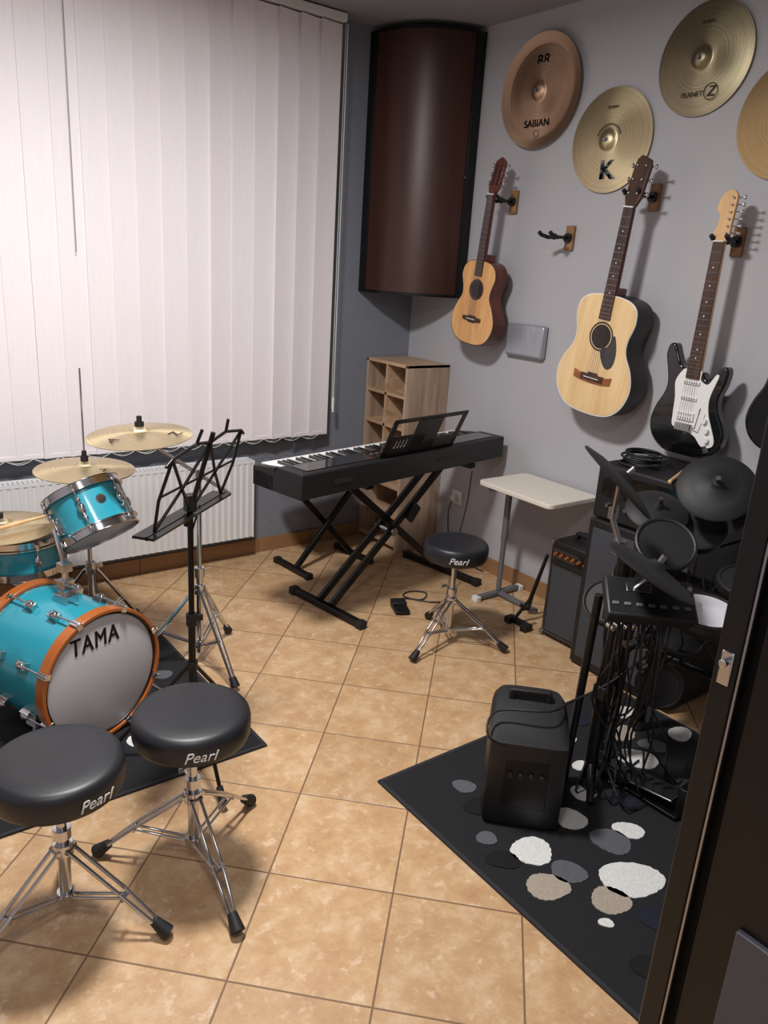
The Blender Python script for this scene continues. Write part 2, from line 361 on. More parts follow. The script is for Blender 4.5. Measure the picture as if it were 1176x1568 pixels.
# guitars -------------------------------------------------------
def acoustic(name,y,z,x,L,bw,bl,dp,top,side,kind,tilt):
    g=Grp(name,wall(y,z,x,tilt))
    k=bw/.40; v=bl/.505
    hp=[(.0,.0),(.07,.004),(.13,.022),(.175,.065),(.197,.12),(.198,.17),(.178,.225),(.148,.27),(.136,.305),(.138,.345),(.15,.385),(.155,.42),(.145,.465),(.11,.492),(.06,.503),(.03,.505)]
    if kind=='classical': hp=[(.0,.0),(.07,.003),(.13,.02),(.175,.06),(.2,.12),(.195,.175),(.165,.235),(.135,.28),(.128,.31),(.135,.35),(.15,.39),(.155,.42),(.14,.465),(.10,.494),(.05,.504),(.02,.505)]
    full=[(a*k,b*v) for a,b in hp]+[(-a*k,b*v) for a,b in hp[:0:-1]]
    out=c2(full,5)
    g.part('sides_and_back',side,.003,50).prism(out,0,dp)
    g.part('top',top,.002,50).prism([(a*.985,b*.985+.004) for a,b in out],dp-.001,dp+.003)
    g.part('binding',WPL if kind!='classical' else ROSE,0,80).prism(out,dp-.003,dp+.0015)
    zt=dp+.003
    sy=bl*.66; sr=.05*k
    g.part('sound_hole',INK).cyl((0,sy,zt-.002),(0,sy,zt+.0006),sr,seg=40)
    g.part('rosette',ROSE if kind=='classical' else INK).torus(sr*1.16,.0035 if kind!='classical' else .006,T((0,sy,zt)),48,6,sz=.25)
    g.part('bridge',ROSE,.002).box((0,bl*.31,zt+.004),(.12*k,.028*k,.009)).box((0,bl*.31,zt+.003),(.05,.045*k,.005)) 
    if kind!='classical':
        wi=[(-.10*k,bl*.31+.020),(-.07*k,bl*.31+.012),(.07*k,bl*.31+.012),(.10*k,bl*.31+.020),(.098*k,bl*.31-.012),(.05*k,bl*.31-.020),(-.05*k,bl*.31-.020),(-.098*k,bl*.31-.012)]
        g.part('bridge_wings',BRG).prism(wi,zt,zt+.006)
        pg=c2([(.012,sy-.052),(.05,sy-.03),(.062,sy+.012),(.075,sy+.005),(.092,sy-.05),(.088,sy-.105),(.06,sy-.125),(.03,sy-.1)],6)
        g.part('pickguard',BLKG).prism(pg,zt,zt+.0015)
    else: g.part('bridge',ROSE,.002).box((0,bl*.31,zt+.003),(.17*k,.024*k,.006))
    g.part('saddle',WPL).box((0,bl*.31,zt+.010),(.08*k,.003,.005))
    nl=L*.815
    w0,w1=.029*max(k,.85),.023*max(k,.85)
    fb=[(-w0,bl*.80 if kind!='classical' else bl*.82),(w0,bl*.80 if kind!='classical' else bl*.82),(w1,nl),(-w1,nl)]
    g.part('fretboard',ROSE,.001).prism(fb,zt,zt+.006)
    nm=MAHS
    nb=[(-w0*.98,bl-.01),(w0*.98,bl-.01),(w1*.98,nl),(-w1*.98,nl)]
    g.part('neck',nm,.006).prism(nb,zt-.018,zt)
    g.part('heel',nm,.006).box((0,bl+.012,zt-.04),(.045,.035,.075))
    fr=g.part('frets',STL)
    for i in range(1,19):
        pv=nl-(nl-bl*.31)*(1-2**(-i/12.))
        if pv<fb[0][1]: break
        t=(nl-pv)/(nl-fb[0][1]); ww=w1+(w0-w1)*t
        fr.box((0,pv,zt+.0065),(ww*2,.0016,.0016))
    dots=g.part('inlays',WPL)
    if kind!='classical':
        for i in (3,5,7,9,12):
            pv=nl-(nl-bl*.31)*(1-(2**(-i/12.)+2**(-(i-1)/12.))/2); dots.cyl((0,pv,zt+.005),(0,pv,zt+.0066),.0032,seg=12)
    g.part('nut',WPL).box((0,nl,zt+.005),(w1*2,.005,.008))
    st=g.part('strings',STL)
    for i in range(6):
        a=(i-2.5)/2.5; st.cyl((a*w1*.8,nl,zt+.009),(a*w0*1.0,bl*.31,zt+.012),.0006 if kind!='classical' else .0008,seg=6)
    hw=.037 if kind!='classical' else .033
    if kind!='classical': hs=[(-w1,nl),(w1,nl),(hw,nl+.035),(hw*.98,L-.035),(hw*.75,L-.012),(hw*.2,L-.004),(-hw*.5,L+.004),(-hw*.95,L-.012),(-hw*1.05,L-.04),(-hw,nl+.035)]
    else: hs=[(-w1,nl),(w1,nl),(hw,nl+.03),(hw*.95,L-.015),(hw*.5,L-.004),(0,L+.006),(-hw*.5,L-.004),(-hw*.95,L-.015),(-hw,nl+.03)]
    tiltH=T((0,nl,zt-.01))@RX(math.radians(-11))@T((0,-nl,-(zt-.01)))
    g.part('headstock',ROSE if kind!='classical' else MAHS,.002).prism(hs,zt-.016,zt,tiltH)
    if kind=='classical':
        g.part('headstock_slots',INK).box(tiltH@Vector((-.014,(nl+L)/2+.005,zt)),(.011,(L-nl)*.6,.003),RX(math.radians(-11))).box(tiltH@Vector((.014,(nl+L)/2+.005,zt)),(.011,(L-nl)*.6,.003),RX(math.radians(-11)))
    pg=g.part('tuning_pegs',CHR,.001)
    for s_ in (-1,1):
        for i in range(3):
            yy=nl+.05+i*(L-nl-.07)/2.3
            a=tiltH@Vector((s_*hw*.85,yy,zt-.012)); b_=tiltH@Vector((s_*(hw+.018),yy,zt-.012))
            pg.cyl(a,b_,.003,seg=8); pg.sph(b_,.010,(.6,1,.7),12)
            if kind!='classical': c=tiltH@Vector((s_*hw*.55,yy,zt-.002)); pg.cyl(c,c+Vector((0,0,.012)),.004,seg=10)
    g.done()
acoustic('classical_guitar',-.672,1.205,-.075,.865,.305,.405,.080,SPR2,MAHS,'classical',-math.radians(5.4))
acoustic('acoustic_guitar',-1.463,1.0,-.058,1.03,.395,.50,.108,SPR,DRKS,'dreadnought',-math.radians(5.2))
hanger(-.745,1.885,.115,.032); hanger(-1.12,1.725,.135,.032); hanger(-1.535,1.885,.125,.034); hanger(-1.93,1.72,.10,.03)
def strat(name,y,z,x,tilt,gm):
    g=Grp(name,wall(y,z,x,tilt))
    pts=[(0,0),(-.08,.006),(-.135,.045),(-.158,.105),(-.145,.17),(-.118,.225),(-.110,.27),(-.122,.325),(-.136,.375),(-.128,.415),(-.103,.42),(-.085,.385),(-.062,.345),(-.034,.335),(.0,.33),(.034,.325),(.052,.305),(.072,.31),(.095,.345),(.118,.362),(.134,.345),(.130,.295),(.115,.245),(.120,.20),(.148,.15),(.166,.10),(.150,.045),(.095,.006)]
    out=c2(pts,4)
    g.part('body',gm,.008,60).prism(out,0,.044)
    pg=c2([(-.05,.325),(-.072,.28),(-.062,.22),(-.058,.15),(-.05,.108),(.0,.10),(.05,.085),(.088,.052),(.128,.058),(.135,.085),(.112,.135),(.092,.18),(.084,.235),(.098,.295),(.105,.325),(.092,.328),(.066,.288),(.034,.30),(.03,.335),(-.03,.335)],4)
    g.part('pickguard',WPL,.0006,60).prism(pg,.044,.0475)
    k=g.part('pickups',WPL,.003); k.box((0,.285,.050),(.07,.016,.008)); k.box((0,.225,.050),(.07,.016,.008)); 
    g.part('humbucker',WPL,.003).box((0,.155,.051),(.072,.034,.009))
    sc=g.part('pole_pieces',STL)
    for yy in (.285,.225,.147,.163):
        for i in range(6): sc.cyl(((i-2.5)*.0105,yy,.05),((i-2.5)*.0105,yy,.0565),.0025,seg=8)
    g.part('bridge',CHR,.001).box((0,.112,.051),(.075,.03,.008)); 
    for i in range(6): g.part('saddles',CHR).box(((i-2.5)*.0105,.114,.056),(.008,.02,.006))
    kb=g.part('knobs',WPL)
    for c in ((.085,.15),(.1,.115),(.108,.08)): kb.cyl((c[0],c[1],.047),(c[0],c[1],.060),.0115,.009,seg=20)
    g.part('jack_plate',CHR,.002).box((.105,.045,.046),(.022,.03,.004),RZ(.5))
    nl=.80; w0,w1=.028,.0215
    g.part('neck',MAP,.006).prism([(-w0,.325),(w0,.325),(w1,nl),(-w1,nl)],.032,.05)
    g.part('fretboard',ROSE,.001).prism([(-w0,.30),(w0,.30),(w1,nl),(-w1,nl)],.049,.055)
    fr=g.part('frets',STL); sl_=nl-.114
    for i in range(1,22):
        pv=nl-sl_*(1-2**(-i/12.)); t=(nl-pv)/(nl-.3); fr.box((0,pv,.0555),((w1+(w0-w1)*t)*2,.0015,.0016))
    dt=g.part('inlays',WPL)
    for i in (3,5,7,9,12,15,17):
        pv=nl-sl_*(1-(2**(-i/12.)+2**(-(i-1)/12.))/2); dt.cyl((0,pv,.054),(0,pv,.0557),.003,seg=12)
    g.part('nut',WPL).box((0,nl,.054),(.043,.004,.008))
    hd=c2([(-.022,nl),(.022,nl),(.03,nl+.02),(.030,nl+.06),(.034,nl+.12),(.034,nl+.155),(.012,nl+.176),(-.018,nl+.165),(-.034,nl+.13),(-.034,nl+.105),(-.02,nl+.088),(-.026,nl+.05),(-.035,nl+.025)],4)
    g.part('headstock',MAP,.002,60).prism(hd,.030,.044)
    tp=g.part('tuning_pegs',CHR,.001)
    for i in range(6):
        yy=nl+.03+i*.024; xx=.018+.001*i; tp.cyl((xx,yy,.042),(xx,yy,.056),.004,seg=10); tp.cyl((.02,yy,.027),(.052,yy,.027),.0025,seg=8); tp.sph((.056,yy,.027),.008,(.6,1,.8),10)
    st=g.part('strings',STL)
    for i in range(6):
        a=(i-2.5)/2.5; st.cyl((a*.0175,nl,.0575),(a*.026,.114,.0585),.0005,seg=6)
    g.part('tremolo_arm',CHR).tube([(.04,.112,.055),(.06,.12,.07),(.075,.2,.08)],.002,8)
    g.done()
strat('electric_guitar',-1.918,.915,-.085,-math.radians(.8),BLKG)
strat('electric_guitar',-2.31,1.0,-.085,-math.radians(1.0),BLKG)
hanger(-2.325,1.815,.10,.03)
g=Grp('padded_panel',wall(-.935,1.25)); g.part('cushion',SIL,.012).box((0,0,.02),(.245,.155,.036)); g.part('backing',BLK).box((0,0,.002),(.235,.145,.004)); g.done()
g=Grp('power_socket',wall(-.535,.34)); g.part('plate',WPL,.003).box((0,0,.004),(.08,.08,.008)); g.part('well',WPL).torus(.022,.004,T((0,0,.008)),32,8)
g.part('plug',WPL,.003).cyl((0,0,.006),(0,0,.04),.018,seg=20)
g.part('cable',BLK).tube([(0,-.01,.035),(0,-.08,.06),(.02,-.25,.05),(.1,-.325,.05),(.3,-.333,.04)],.003,8,5)
g.done()
# ---------------------------------------------------------------- floor : rugs
def rug(name,x0,x1,y0,y1,peb):
    g=Grp(name,T(((x0+x1)/2,(y0+y1)/2,0))); cx,cy=(x0+x1)/2,(y0+y1)/2
    RM=mat('rug_pile_black',rgb(24,24,28),.95,0,.35,120,1.,300)
    g.part('pile',RM,.003).box((0,0,.004),(x1-x0,y1-y0,.008))
    g.part('bound_edge',mat('rug_edge',rgb(40,40,44),.9),.002).box((0,(y1-y0)/2,.0045),(x1-x0+.012,.012,.009)).box((0,-(y1-y0)/2,.0045),(x1-x0+.012,.012,.009)).box(((x1-x0)/2,0,.0045),(.012,y1-y0,.009)).box((-(x1-x0)/2,0,.0045),(.012,y1-y0,.009))
    cm={'w':rgb(226,226,224),'b':rgb(172,160,146),'g':rgb(92,94,100),'n':rgb(20,24,42),'k':rgb(8,8,10)}
    for k,c in cm.items(): 
        mm=mat('rug_pebble_'+k,c,.95,0,.22,110,1.,350)
        pt=g.part('pebbles_'+k,mm,0,60)
        for (kk,x,y,r,a,el) in peb:
            if kk!=k: continue
            ca,sa=math.cos(a),math.sin(a); pts=[]
            ph=random.random()*6
            for i in range(48):
                t=2*pi*i/48; rr=r*(1+.07*math.sin(2*t+ph)+.05*math.sin(3*t+ph*2)+random.uniform(-.035,.035))
                u,v=rr*math.cos(t),rr*el*math.sin(t); pts.append((x-cx+u*ca-v*sa,y-cy+u*sa+v*ca))
            pt.prism(pts,.006,.0105)
    g.done()
q=-.65
peb=[('w',-.548,-2.162,.06,q,.75),('b',-.693,-2.222,.068,q,.75),('w',-.767,-2.359,.072,q,.75),('g',-.65,-2.342,.05,q,.8),('w',-1.071,-2.38,.042,q,.9),
('w',-1.204,-2.439,.05,q,.9),('g',-1.178,-2.568,.056,q,.95),('w',-1.094,-2.568,.046,q,.75),('w',-1.406,-2.47,.062,q,.85),('b',-1.468,-2.587,.057,q,.85),('g',-1.379,-2.582,.052,q,.75),
('w',-1.253,-2.693,.088,q,.75),('b',-1.363,-2.711,.05,q,1.),('w',-1.434,-2.751,.019,q,.8),('g',-1.376,-2.154,.038,q,.8),('g',-1.479,-2.363,.032,q,.8),
('n',-1.2,-2.12,.05,0,.8),('n',-1.3,-2.83,.06,q,.8),('k',-1.45,-2.9,.05,q,.8),('k',-1.5,-2.45,.045,q,.8),('k',-1.4,-2.25,.05,0,.8),('k',-1.15,-2.8,.06,q,.8),
('w',-.9,-2.68,.05,q,.8),('b',-1.0,-2.85,.06,q,.8),('g',-.75,-2.55,.05,q,.8),('w',-.6,-2.62,.06,q,.8),('n',-.98,-2.48,.05,q,.8),('w',-.50,-2.35,.05,0,.8),('b',-.52,-2.5,.05,0,.8),('w',-.9,-2.15,.05,0,.7),('g',-.85,-2.27,.045,0,.8),('n',-.75,-2.1,.04,0,.8),('w',-1.02,-2.2,.035,0,.8),('w',-.97,-2.28,.03,0,.8),('g',-.98,-2.10,.035,0,.8),('w',-.93,-2.40,.03,0,.8),
('w',-1.15,-2.98,.07,0,.8),('g',-.8,-2.9,.06,0,.8),('w',-.6,-2.85,.07,0,.8),('b',-.52,-2.75,.06,0,.8),('w',-1.35,-3.05,.05,0,.8)]
rug('pebble_rug',-1.585,-.44,-3.2,-1.99,peb)
peb2=[('w',-1.93,-1.22,.06,.3,.8),('w',-2.12,-1.40,.06,.3,.8),('g',-2.05,-1.5,.045,.2,.7),('b',-2.3,-1.52,.05,0,.8),('n',-1.9,-1.45,.04,0,.8),('w',-1.95,-.85,.05,0,.8),('w',-2.55,-1.5,.06,0,.8),('g',-2.6,-1.2,.06,0,.8),('g',-1.92,-1.03,.04,0,.8),('w',-2.75,-.8,.06,0,.8),('b',-2.5,-.6,.06,0,.8)]
rug('pebble_rug',-3.3,-1.80,-1.63,-.42,peb2)
# ---------------------------------------------------------------- drum thrones
def leg(gr,a,top,foot,brz,col=CHR,feet=RUB):
    ca,sa=math.cos(a),math.sin(a); F=Vector((ca*foot,sa*foot,.022)); Tp=Vector((ca*.02,sa*.02,top)); n=Vector((-sa,ca,0))
    p=gr.part('tripod_legs',col,.0008)
    for s_ in (-1,1): p.tube([Tp+n*.012*s_,Tp.lerp(F,.55)+n*.012*s_+Vector((0,0,.006)),F+n*.006*s_],.0048,8)
    m_=Tp.lerp(F,.58); B=Vector((ca*.02,sa*.02,brz))
    for s_ in (-1,1): p.cyl(B+n*.008*s_,m_+n*.008*s_,.004,seg=8)
    p.cyl(m_+n*.018,m_-n*.018,.005,seg=10); p.cyl(Tp+n*.018,Tp-n*.018,.006,seg=10)
    d_=(F-Tp).normalized()
    f=gr.part('rubber_feet',feet,.002); f.cyl(F-d_*.035,F+d_*.012,.012,.019,14)
def throne(x,y,h,r,angs,foots,la=.10):
    g=Grp('drum_throne',T((x,y,0)))
    pr=[(0,h+.001),(r*.6,h+.0005),(r*.86,h-.002),(r*.935,h-.006),(r*.975,h-.013),(r*.997,h-.025),(r,h-.042),(r*.99,h-.062),(r*.965,h-.072),(r*.93,h-.076),(0,h-.076)]
    g.part('seat_cushion',LEA,0,50).lathe(pr,None,72)
    g.part('seat_base_plate',BLKM).lathe([(0,h-.075),(r*.8,h-.075),(r*.78,h-.085),(0,h-.085)],None,48)
    c=g.part('column',CHR); c.cyl((0,0,.05),(0,0,.25),.0145).cyl((0,0,.24),(0,0,h-.09),.0115).cyl((0,0,h-.12),(0,0,h-.08),.02,.024)
    k=g.part('collars',CHR,.001); k.cyl((0,0,.235),(0,0,.262),.021).cyl((0,0,.19),(0,0,.222),.024).cyl((0,0,.055),(0,0,.08),.022).cyl((.0,.02,.25),(0,.05,.25),.005).box((0,.055,.25),(.03,.006,.014))
    for a,ft in zip(angs,foots): leg(g,math.radians(a),.205,ft,.068)
    aim=math.atan2(-3.6-y,-2.89-x)+la
    M=RZ(aim)@T((r*1.0+.0012,0,h-.044))@RZ(pi/2)@RX(pi/2)
    g.text('seat_logo','Pearl',.038,M,WINK,.0008,.35)
    g.done()
throne(-2.535,-2.0,.455,.149,(-47,195,75),(.25,.235,.22),.5); throne(-2.205,-1.985,.465,.148,(-93,27,145),(.285,.25,.25),.12); throne(-.765,-1.37,.477,.137,(194,-50,70),(.245,.245,.24))
# ---------------------------------------------------------------- bass drum
kn=Vector((.36,-.93,0)).normalized()
def frame(loc,n,up=(0,0,1)):
    n=Vector(n).normalized(); u=Vector(up); x=u.cross(n).normalized(); y=n.cross(x)
    return Matrix(((x.x,y.x,n.x,loc[0]),(x.y,y.y,n.y,loc[1]),(x.z,y.z,n.z,loc[2]),(0,0,0,1)))
R=.212; D=.34
KM=frame((-2.222,-1.325,R+.0265),kn)
g=Grp('bass_drum',KM)
g.part('shell',TUR,0,50).lathe([(R-.006,-D),(R,-D),(R,-.01),(R-.006,-.01),(R-.006,-D)],None,96)
for zc in (0,-D+.0):
    g.part('hoops',ORG,.002,50).lathe([(R+.004,zc-.034),(R+.014,zc-.034),(R+.014,zc+.006),(R+.002,zc+.006),(R+.002,zc-.006),(R+.004,zc-.034)],None,96)
g.part('front_head',HEADC).lathe([(0,-.004),(R-.01,-.004),(R+.002,-.010),(R+.002,-.018),(0,-.006)],None,96)
g.part('batter_head',HEAD).lathe([(0,-D),(R,-D+.004),(R,-D+.01),(0,-D+.004)],None,96)
g.part('head_ring',BLKM).torus(R-.004,.003,T((0,0,-.004)),96,6)
for o_ in (-.0012,0,.0012): g.text('front_head_logo','TAMA',.066,T((-.025+o_,.132,-.003))@Matrix.Diagonal((.95,1.25,1,1)),INK,.0008,sp=1.12)
lu=g.part('lugs',CHR,.002); cl=g.part('claws_and_rods',CHR,.001)
for i in range(8):
    a=pi/8+i*pi/4; ca,sa=math.cos(a),math.sin(a)
    for zc in (-.115,-.235):
        M_=RZ(a)@T((R+.010,0,zc)); lu.box((M_@Vector((0,0,0))),(.022,.026,.042),RZ(a)); lu.sph(M_@Vector((.008,0,0)),.013,(1,1,1.4))
    cl.cyl((ca*(R+.02),sa*(R+.02),-.13),(ca*(R+.02),sa*(R+.02),.004),.0035,seg=8); cl.box((ca*(R+.010),sa*(R+.010),.004),(.022,.020,.008),RZ(a)); cl.box((ca*(R+.018),sa*(R+.018),-.012),(.008,.020,.034),RZ(a))
    cl.cyl((ca*(R+.02),sa*(R+.02),-.23),(ca*(R+.02),sa*(R+.02),-D),.0035,seg=8); cl.box((ca*(R+.010),sa*(R+.010),-D-.004),(.022,.020,.008),RZ(a))
    cl.cyl((ca*(R+.018),sa*(R+.018),.004),(ca*(R+.018),sa*(R+.018),.014),.005,seg=6)
sp=g.part('spurs',CHR)
for s_ in (-1,1):
    a=Vector((s_*.185,-.10,-.10)); b_=Vector((s_*.29,-R-.010,.01)); sp.cyl(a,b_,.006,seg=10); g.part('spur_tips',RUB).sph(b_+Vector((0,.004,0)),.010); lu.box(a,(.04,.05,.05))
lu.box((.0,R+.012,-.17),(.05,.03,.06)); cl.cyl((0,R,-.17),(0,R+.13,-.17),.010); cl.box((0,R+.06,-.17),(.04,.035,.04)); cl.cyl((0,R+.06,-.15),(.0,R+.06,-.10),.005); cl.box((0,R+.12,-.17),(.035,.03,.035))
g.done()
def drum(name,M,R,D,nl,badge=True):
    g=Grp(name,M)
    g.part('shell',TUR,0,50).lathe([(R-.006,-D/2+.008),(R,-D/2+.008),(R,D/2-.008),(R-.006,D/2-.008),(R-.006,-D/2+.008)],None,80)
    g.part('batter_head',HEAD).lathe([(0,D/2),(R+.002,D/2),(R+.003,D/2-.012),(0,D/2-.003)],None,80)
    g.part('resonant_head',HEADC).lathe([(0,-D/2),(R+.002,-D/2),(R+.003,-D/2+.012),(0,-D/2+.003)],None,80)
    h=g.part('rims',CHR,0,50)
    for s_ in (-1,1):
        z=s_*D/2; pr=[(R+.004,z-.016*s_),(R+.014,z-.016*s_),(R+.014,z-.012*s_),(R+.006,z-.010*s_),(R+.006,z+.012*s_),(R+.010,z+.014*s_),(R+.004,z+.015*s_),(R+.003,z+.010*s_),(R+.004,z-.016*s_)]
        h.lathe(pr,None,80)
    lu=g.part('lugs',CHR,.002)
    for i in range(nl):
        a=i*2*pi/nl+.2; ca,sa=math.cos(a),math.sin(a); lu.sph((ca*(R+.010),sa*(R+.010),0),.014,(.9,.9,1.6)); lu.cyl((ca*(R+.014),sa*(R+.014),-D/2),(ca*(R+.014),sa*(R+.014),D/2),.0032,seg=8)
        for s_ in (-1,1): lu.cyl((ca*(R+.012),sa*(R+.012),s_*(D/2-.018)),(ca*(R+.012),sa*(R+.012),s_*(D/2+.006)),.007,seg=8); lu.sph((ca*(R+.008),sa*(R+.008),s_*(D/2-.045)),.009)
    return g
pd=Vector((-.36,.93,0)).normalized()
ax=(Vector((0,0,1))*math.cos(math.radians(36))+pd*math.sin(math.radians(36)))
tc_=Vector((-2.13,-.955,.668))
g=drum('rack_tom',frame(tc_,ax,(0,1,0)),.127,.155,6)
MI=frame(tc_,ax,(0,1,0)).inverted()
dirc=(Vector((-2.6,-3.6,1.55))-tc_); loc=MI.to_3x3()@dirc; aa=math.atan2(loc.y,loc.x)+.30
g.part('badge',CHR).lathe([(0,.004),(.016,.003),(.018,0)],RZ(aa)@T((.127,0,.01))@RY(pi/2),24)
g.part('mount_bracket',CHR,.002).box(RZ(aa-1.4)@Vector((.14,0,-.02)),(.03,.04,.06),RZ(aa-1.4))
a0=MI@(KM@Vector((0,R+.125,-.17))); a1=RZ(aa-1.4)@Vector((.15,0,-.02))
g.part('mount_arm',CHR).tube([a0,a1],.0075,10)
g.done()
g=drum('snare_drum',T((-2.335,-.715,.495)),.165,.115,8)
st=g.part('snare_stand',CHR)
st.cyl((0,0,-.48),(0,0,-.15),.011)
for i in range(3):
    a=i*2*pi/3+.5; st.tube([(0,0,-.15),(.12*math.cos(a),.12*math.sin(a),-.11),(.18*math.cos(a),.18*math.sin(a),-.08),(.185*math.cos(a),.185*math.sin(a),-.04)],.005,8); st.cyl((0,0,-.33),(.22*math.cos(a),.22*math.sin(a),-.473),.006); g.part('snare_stand_feet',RUB).sph((.22*math.cos(a),.22*math.sin(a),-.473),.011)
g.done()
# stands --------------------------------------------------------
def hwstand(g,x,y,h,angs,foot=.27,col=CHR,top=.32):
    c=g.part('column',col); c.cyl((x,y,.05),(x,y,h*.5),.0125).cyl((x,y,h*.5),(x,y,h),.009)
    k=g.part('collars',col,.001); k.cyl((x,y,h*.5-.02),(x,y,h*.5+.02),.019).box((x+.03,y,h*.5),(.035,.008,.02)).cyl((x,y,top-.02),(x,y,top+.02),.02).cyl((x,y,.07),(x,y,.1),.018)
    for a in angs:
        a=math.radians(a); ca,sa=math.cos(a),math.sin(a); F=Vector((x+ca*foot,y+sa*foot,.024)); Tp=Vector((x+ca*.02,y+sa*.02,top)); n=Vector((-sa,ca,0)); p=g.part('tripod_legs',col)
        for s_ in (-1,1): p.cyl(Tp+n*.010*s_,F+n*.006*s_,.0048,seg=8)
        m_=Tp.lerp(F,.55); 
        for s_ in (-1,1): p.cyl(Vector((x+ca*.015,y+sa*.015,.085))+n*.007*s_,m_+n*.007*s_,.004,seg=8)
        d_=(F-Tp).normalized(); g.part('rubber_feet',RUB,.002).cyl(F-d_*.03,F+d_*.01,.013,.018,14)
def cyl_at(g,M,r,m):
    g.part('cymbal',m,0,60).lathe(cymprof(r,.19),M,96)
g=Grp('crash_cymbal',T((-1.75,-1.0,0)))
hwstand(g,0,0,.78,(40,165,-85),.26)
b0=Vector((0,0,.78)); c0=Vector((-.21,.015,.932)); g.part('boom_arm',CHR).cyl(b0-(c0-b0).normalized()*.15,c0,.007).cyl(c0,c0+Vector((0,0,.055)),.004); g.part('tilter',CHR,.002).box(b0,(.035,.03,.04)).box(c0,(.025,.025,.03))
CM_=T(c0+Vector((0,0,.012)))@RX(.03)@RY(-.07)
cyl_at(g,CM_,.180,GOLD); g.part('felt_and_wingnut',RUB).cyl(c0+Vector((0,0,.035)),c0+Vector((0,0,.055)),.016).cyl(c0+Vector((0,0,.055)),c0+Vector((0,0,.075)),.009)
g.text('cymbal_logo','Z',.06,CM_@T((.10,-.08,.006))@RZ(.6),INK); g.text('cymbal_print','A',.05,CM_@T((-.11,-.05,.007))@RZ(.4),INK)
g.done()
g=Grp('hi_hat',T((-2.06,-.66,0)))
hwstand(g,0,0,.70,(20,140,-100),.25,top=.34)
g.part('pull_rod',CHR).cyl((0,0,.6),(0,0,1.13),.0035); g.part('clutch',RUB).cyl((0,0,.775),(0,0,.80),.014).cyl((0,0,.80),(0,0,.82),.009)
cyl_at(g,T((0,0,.752))@RX(.03),.183,GOLD); g.part('bottom_cymbal',GOLD,0,60).lathe(cymprof(.183,.19),T((0,0,.735))@RX(pi),96)
g.part('pedal',BLKM,.002).box((.0,-.2,.035),(.09,.26,.008),RX(-.12)).box((0,-.2,.012),(.1,.28,.01)); g.text('cymbal_logo','Z',.05,T((.04,-.11,.766)),INK)
g.done()
g=Grp('ride_cymbal',T((-2.72,-.62,0)))
hwstand(g,0,0,.52,(90,200,-40),.22)
b0=Vector((0,0,.52)); c0=Vector((.335,-.13,.590)); g.part('boom_arm',CHR).cyl(b0,c0,.007).cyl(c0,c0+Vector((0,0,.05)),.004)
cyl_at(g,T(c0+Vector((0,0,.008))),.19,GOLD); g.part('felt_and_wingnut',RUB).cyl(c0+Vector((0,0,.036)),c0+Vector((0,0,.055)),.012)
g.done()
g=Grp('drumstick',T((-2.43,-.86,.622))@RZ(.25)@RY(-.06)); g.part('stick',MAP).lathe([(0,0),(.0065,.004),(.007,.2),(.007,.3),(.004,.375),(.0045,.385),(.0045,.395),(0,.4)],T((-.2,0,0))@RY(pi/2),16); g.done()
# music stand
g=Grp('music_stand',T((-2.03,-1.58,0)))
c=g.part('pole',BLKM); c.cyl((0,0,.06),(0,0,.5),.011).cyl((0,0,.48),(0,0,.86),.0085); g.part('clamps',BLK,.002).cyl((0,0,.48),(0,0,.52),.017).cyl((0,0,.33),(0,0,.36),.017).box((.02,0,.5),(.03,.01,.02)).box((0,0,.87),(.03,.03,.05))
for a in (25,145,-95):
    a=math.radians(a); ca,sa=math.cos(a),math.sin(a); l=g.part('tripod_legs',BLKM); l.cyl((ca*.012,sa*.012,.34),(ca*.26,sa*.26,.03),.006,seg=8).cyl((ca*.01,sa*.01,.12),(ca*.15,sa*.15,.16),.004,seg=8); g.part('feet',RUB).cyl((ca*.235,sa*.235,.06),(ca*.27,sa*.27,.022),.010,.013,12)
DX=Vector((.77,.63,0)).normalized(); nb=Vector((.63,-.77,0)).normalized()
up=(Vector((0,0,1))*math.cos(.30)+nb*math.sin(.30)).normalized()
O=Vector((0,0,.845))
w=g.part('folding_desk',BLKM)
def dp_(u,v,o=0): return O+DX*u+up*v+DX.cross(up).normalized()*o
r_=.0046
w.cyl(dp_(-.235,-.01),dp_(.235,-.01),.006); 
w.prism([(-.235,-.004),(.235,-.004),(.235,.004),(-.235,.004)],-.02,.045,Matrix(((DX.x,up.x,-nb.x,O.x),(DX.y,up.y,-nb.y,O.y),(DX.z,up.z,-nb.z,O.z-.01),(0,0,0,1))))
for s_ in (-1,1):
    w.tube([dp_(s_*.20,0),dp_(s_*.225,.10),dp_(s_*.21,.215)],r_,8)
    w.tube([dp_(0,0),dp_(s_*.10,.10),dp_(s_*.21,.215)],r_,8)
    w.tube([dp_(s_*.20,0),dp_(s_*.10,.10),dp_(0,.22)],r_,8)
    w.tube([dp_(0,.22),dp_(s_*.09,.235),dp_(s_*.08,.275)],r_,8)
    w.tube([dp_(s_*.21,.215),dp_(s_*.09,.235)],r_,8)
    w.cyl(dp_(s_*.21,.215),dp_(s_*.235,.20),r_)
w.cyl(dp_(0,-.05),dp_(0,.25),.007); w.cyl(dp_(-.225,.11),dp_(.225,.11),.0035)
w.cyl(dp_(.06,.0),dp_(.06,-.10,.0),.003)
g.done()
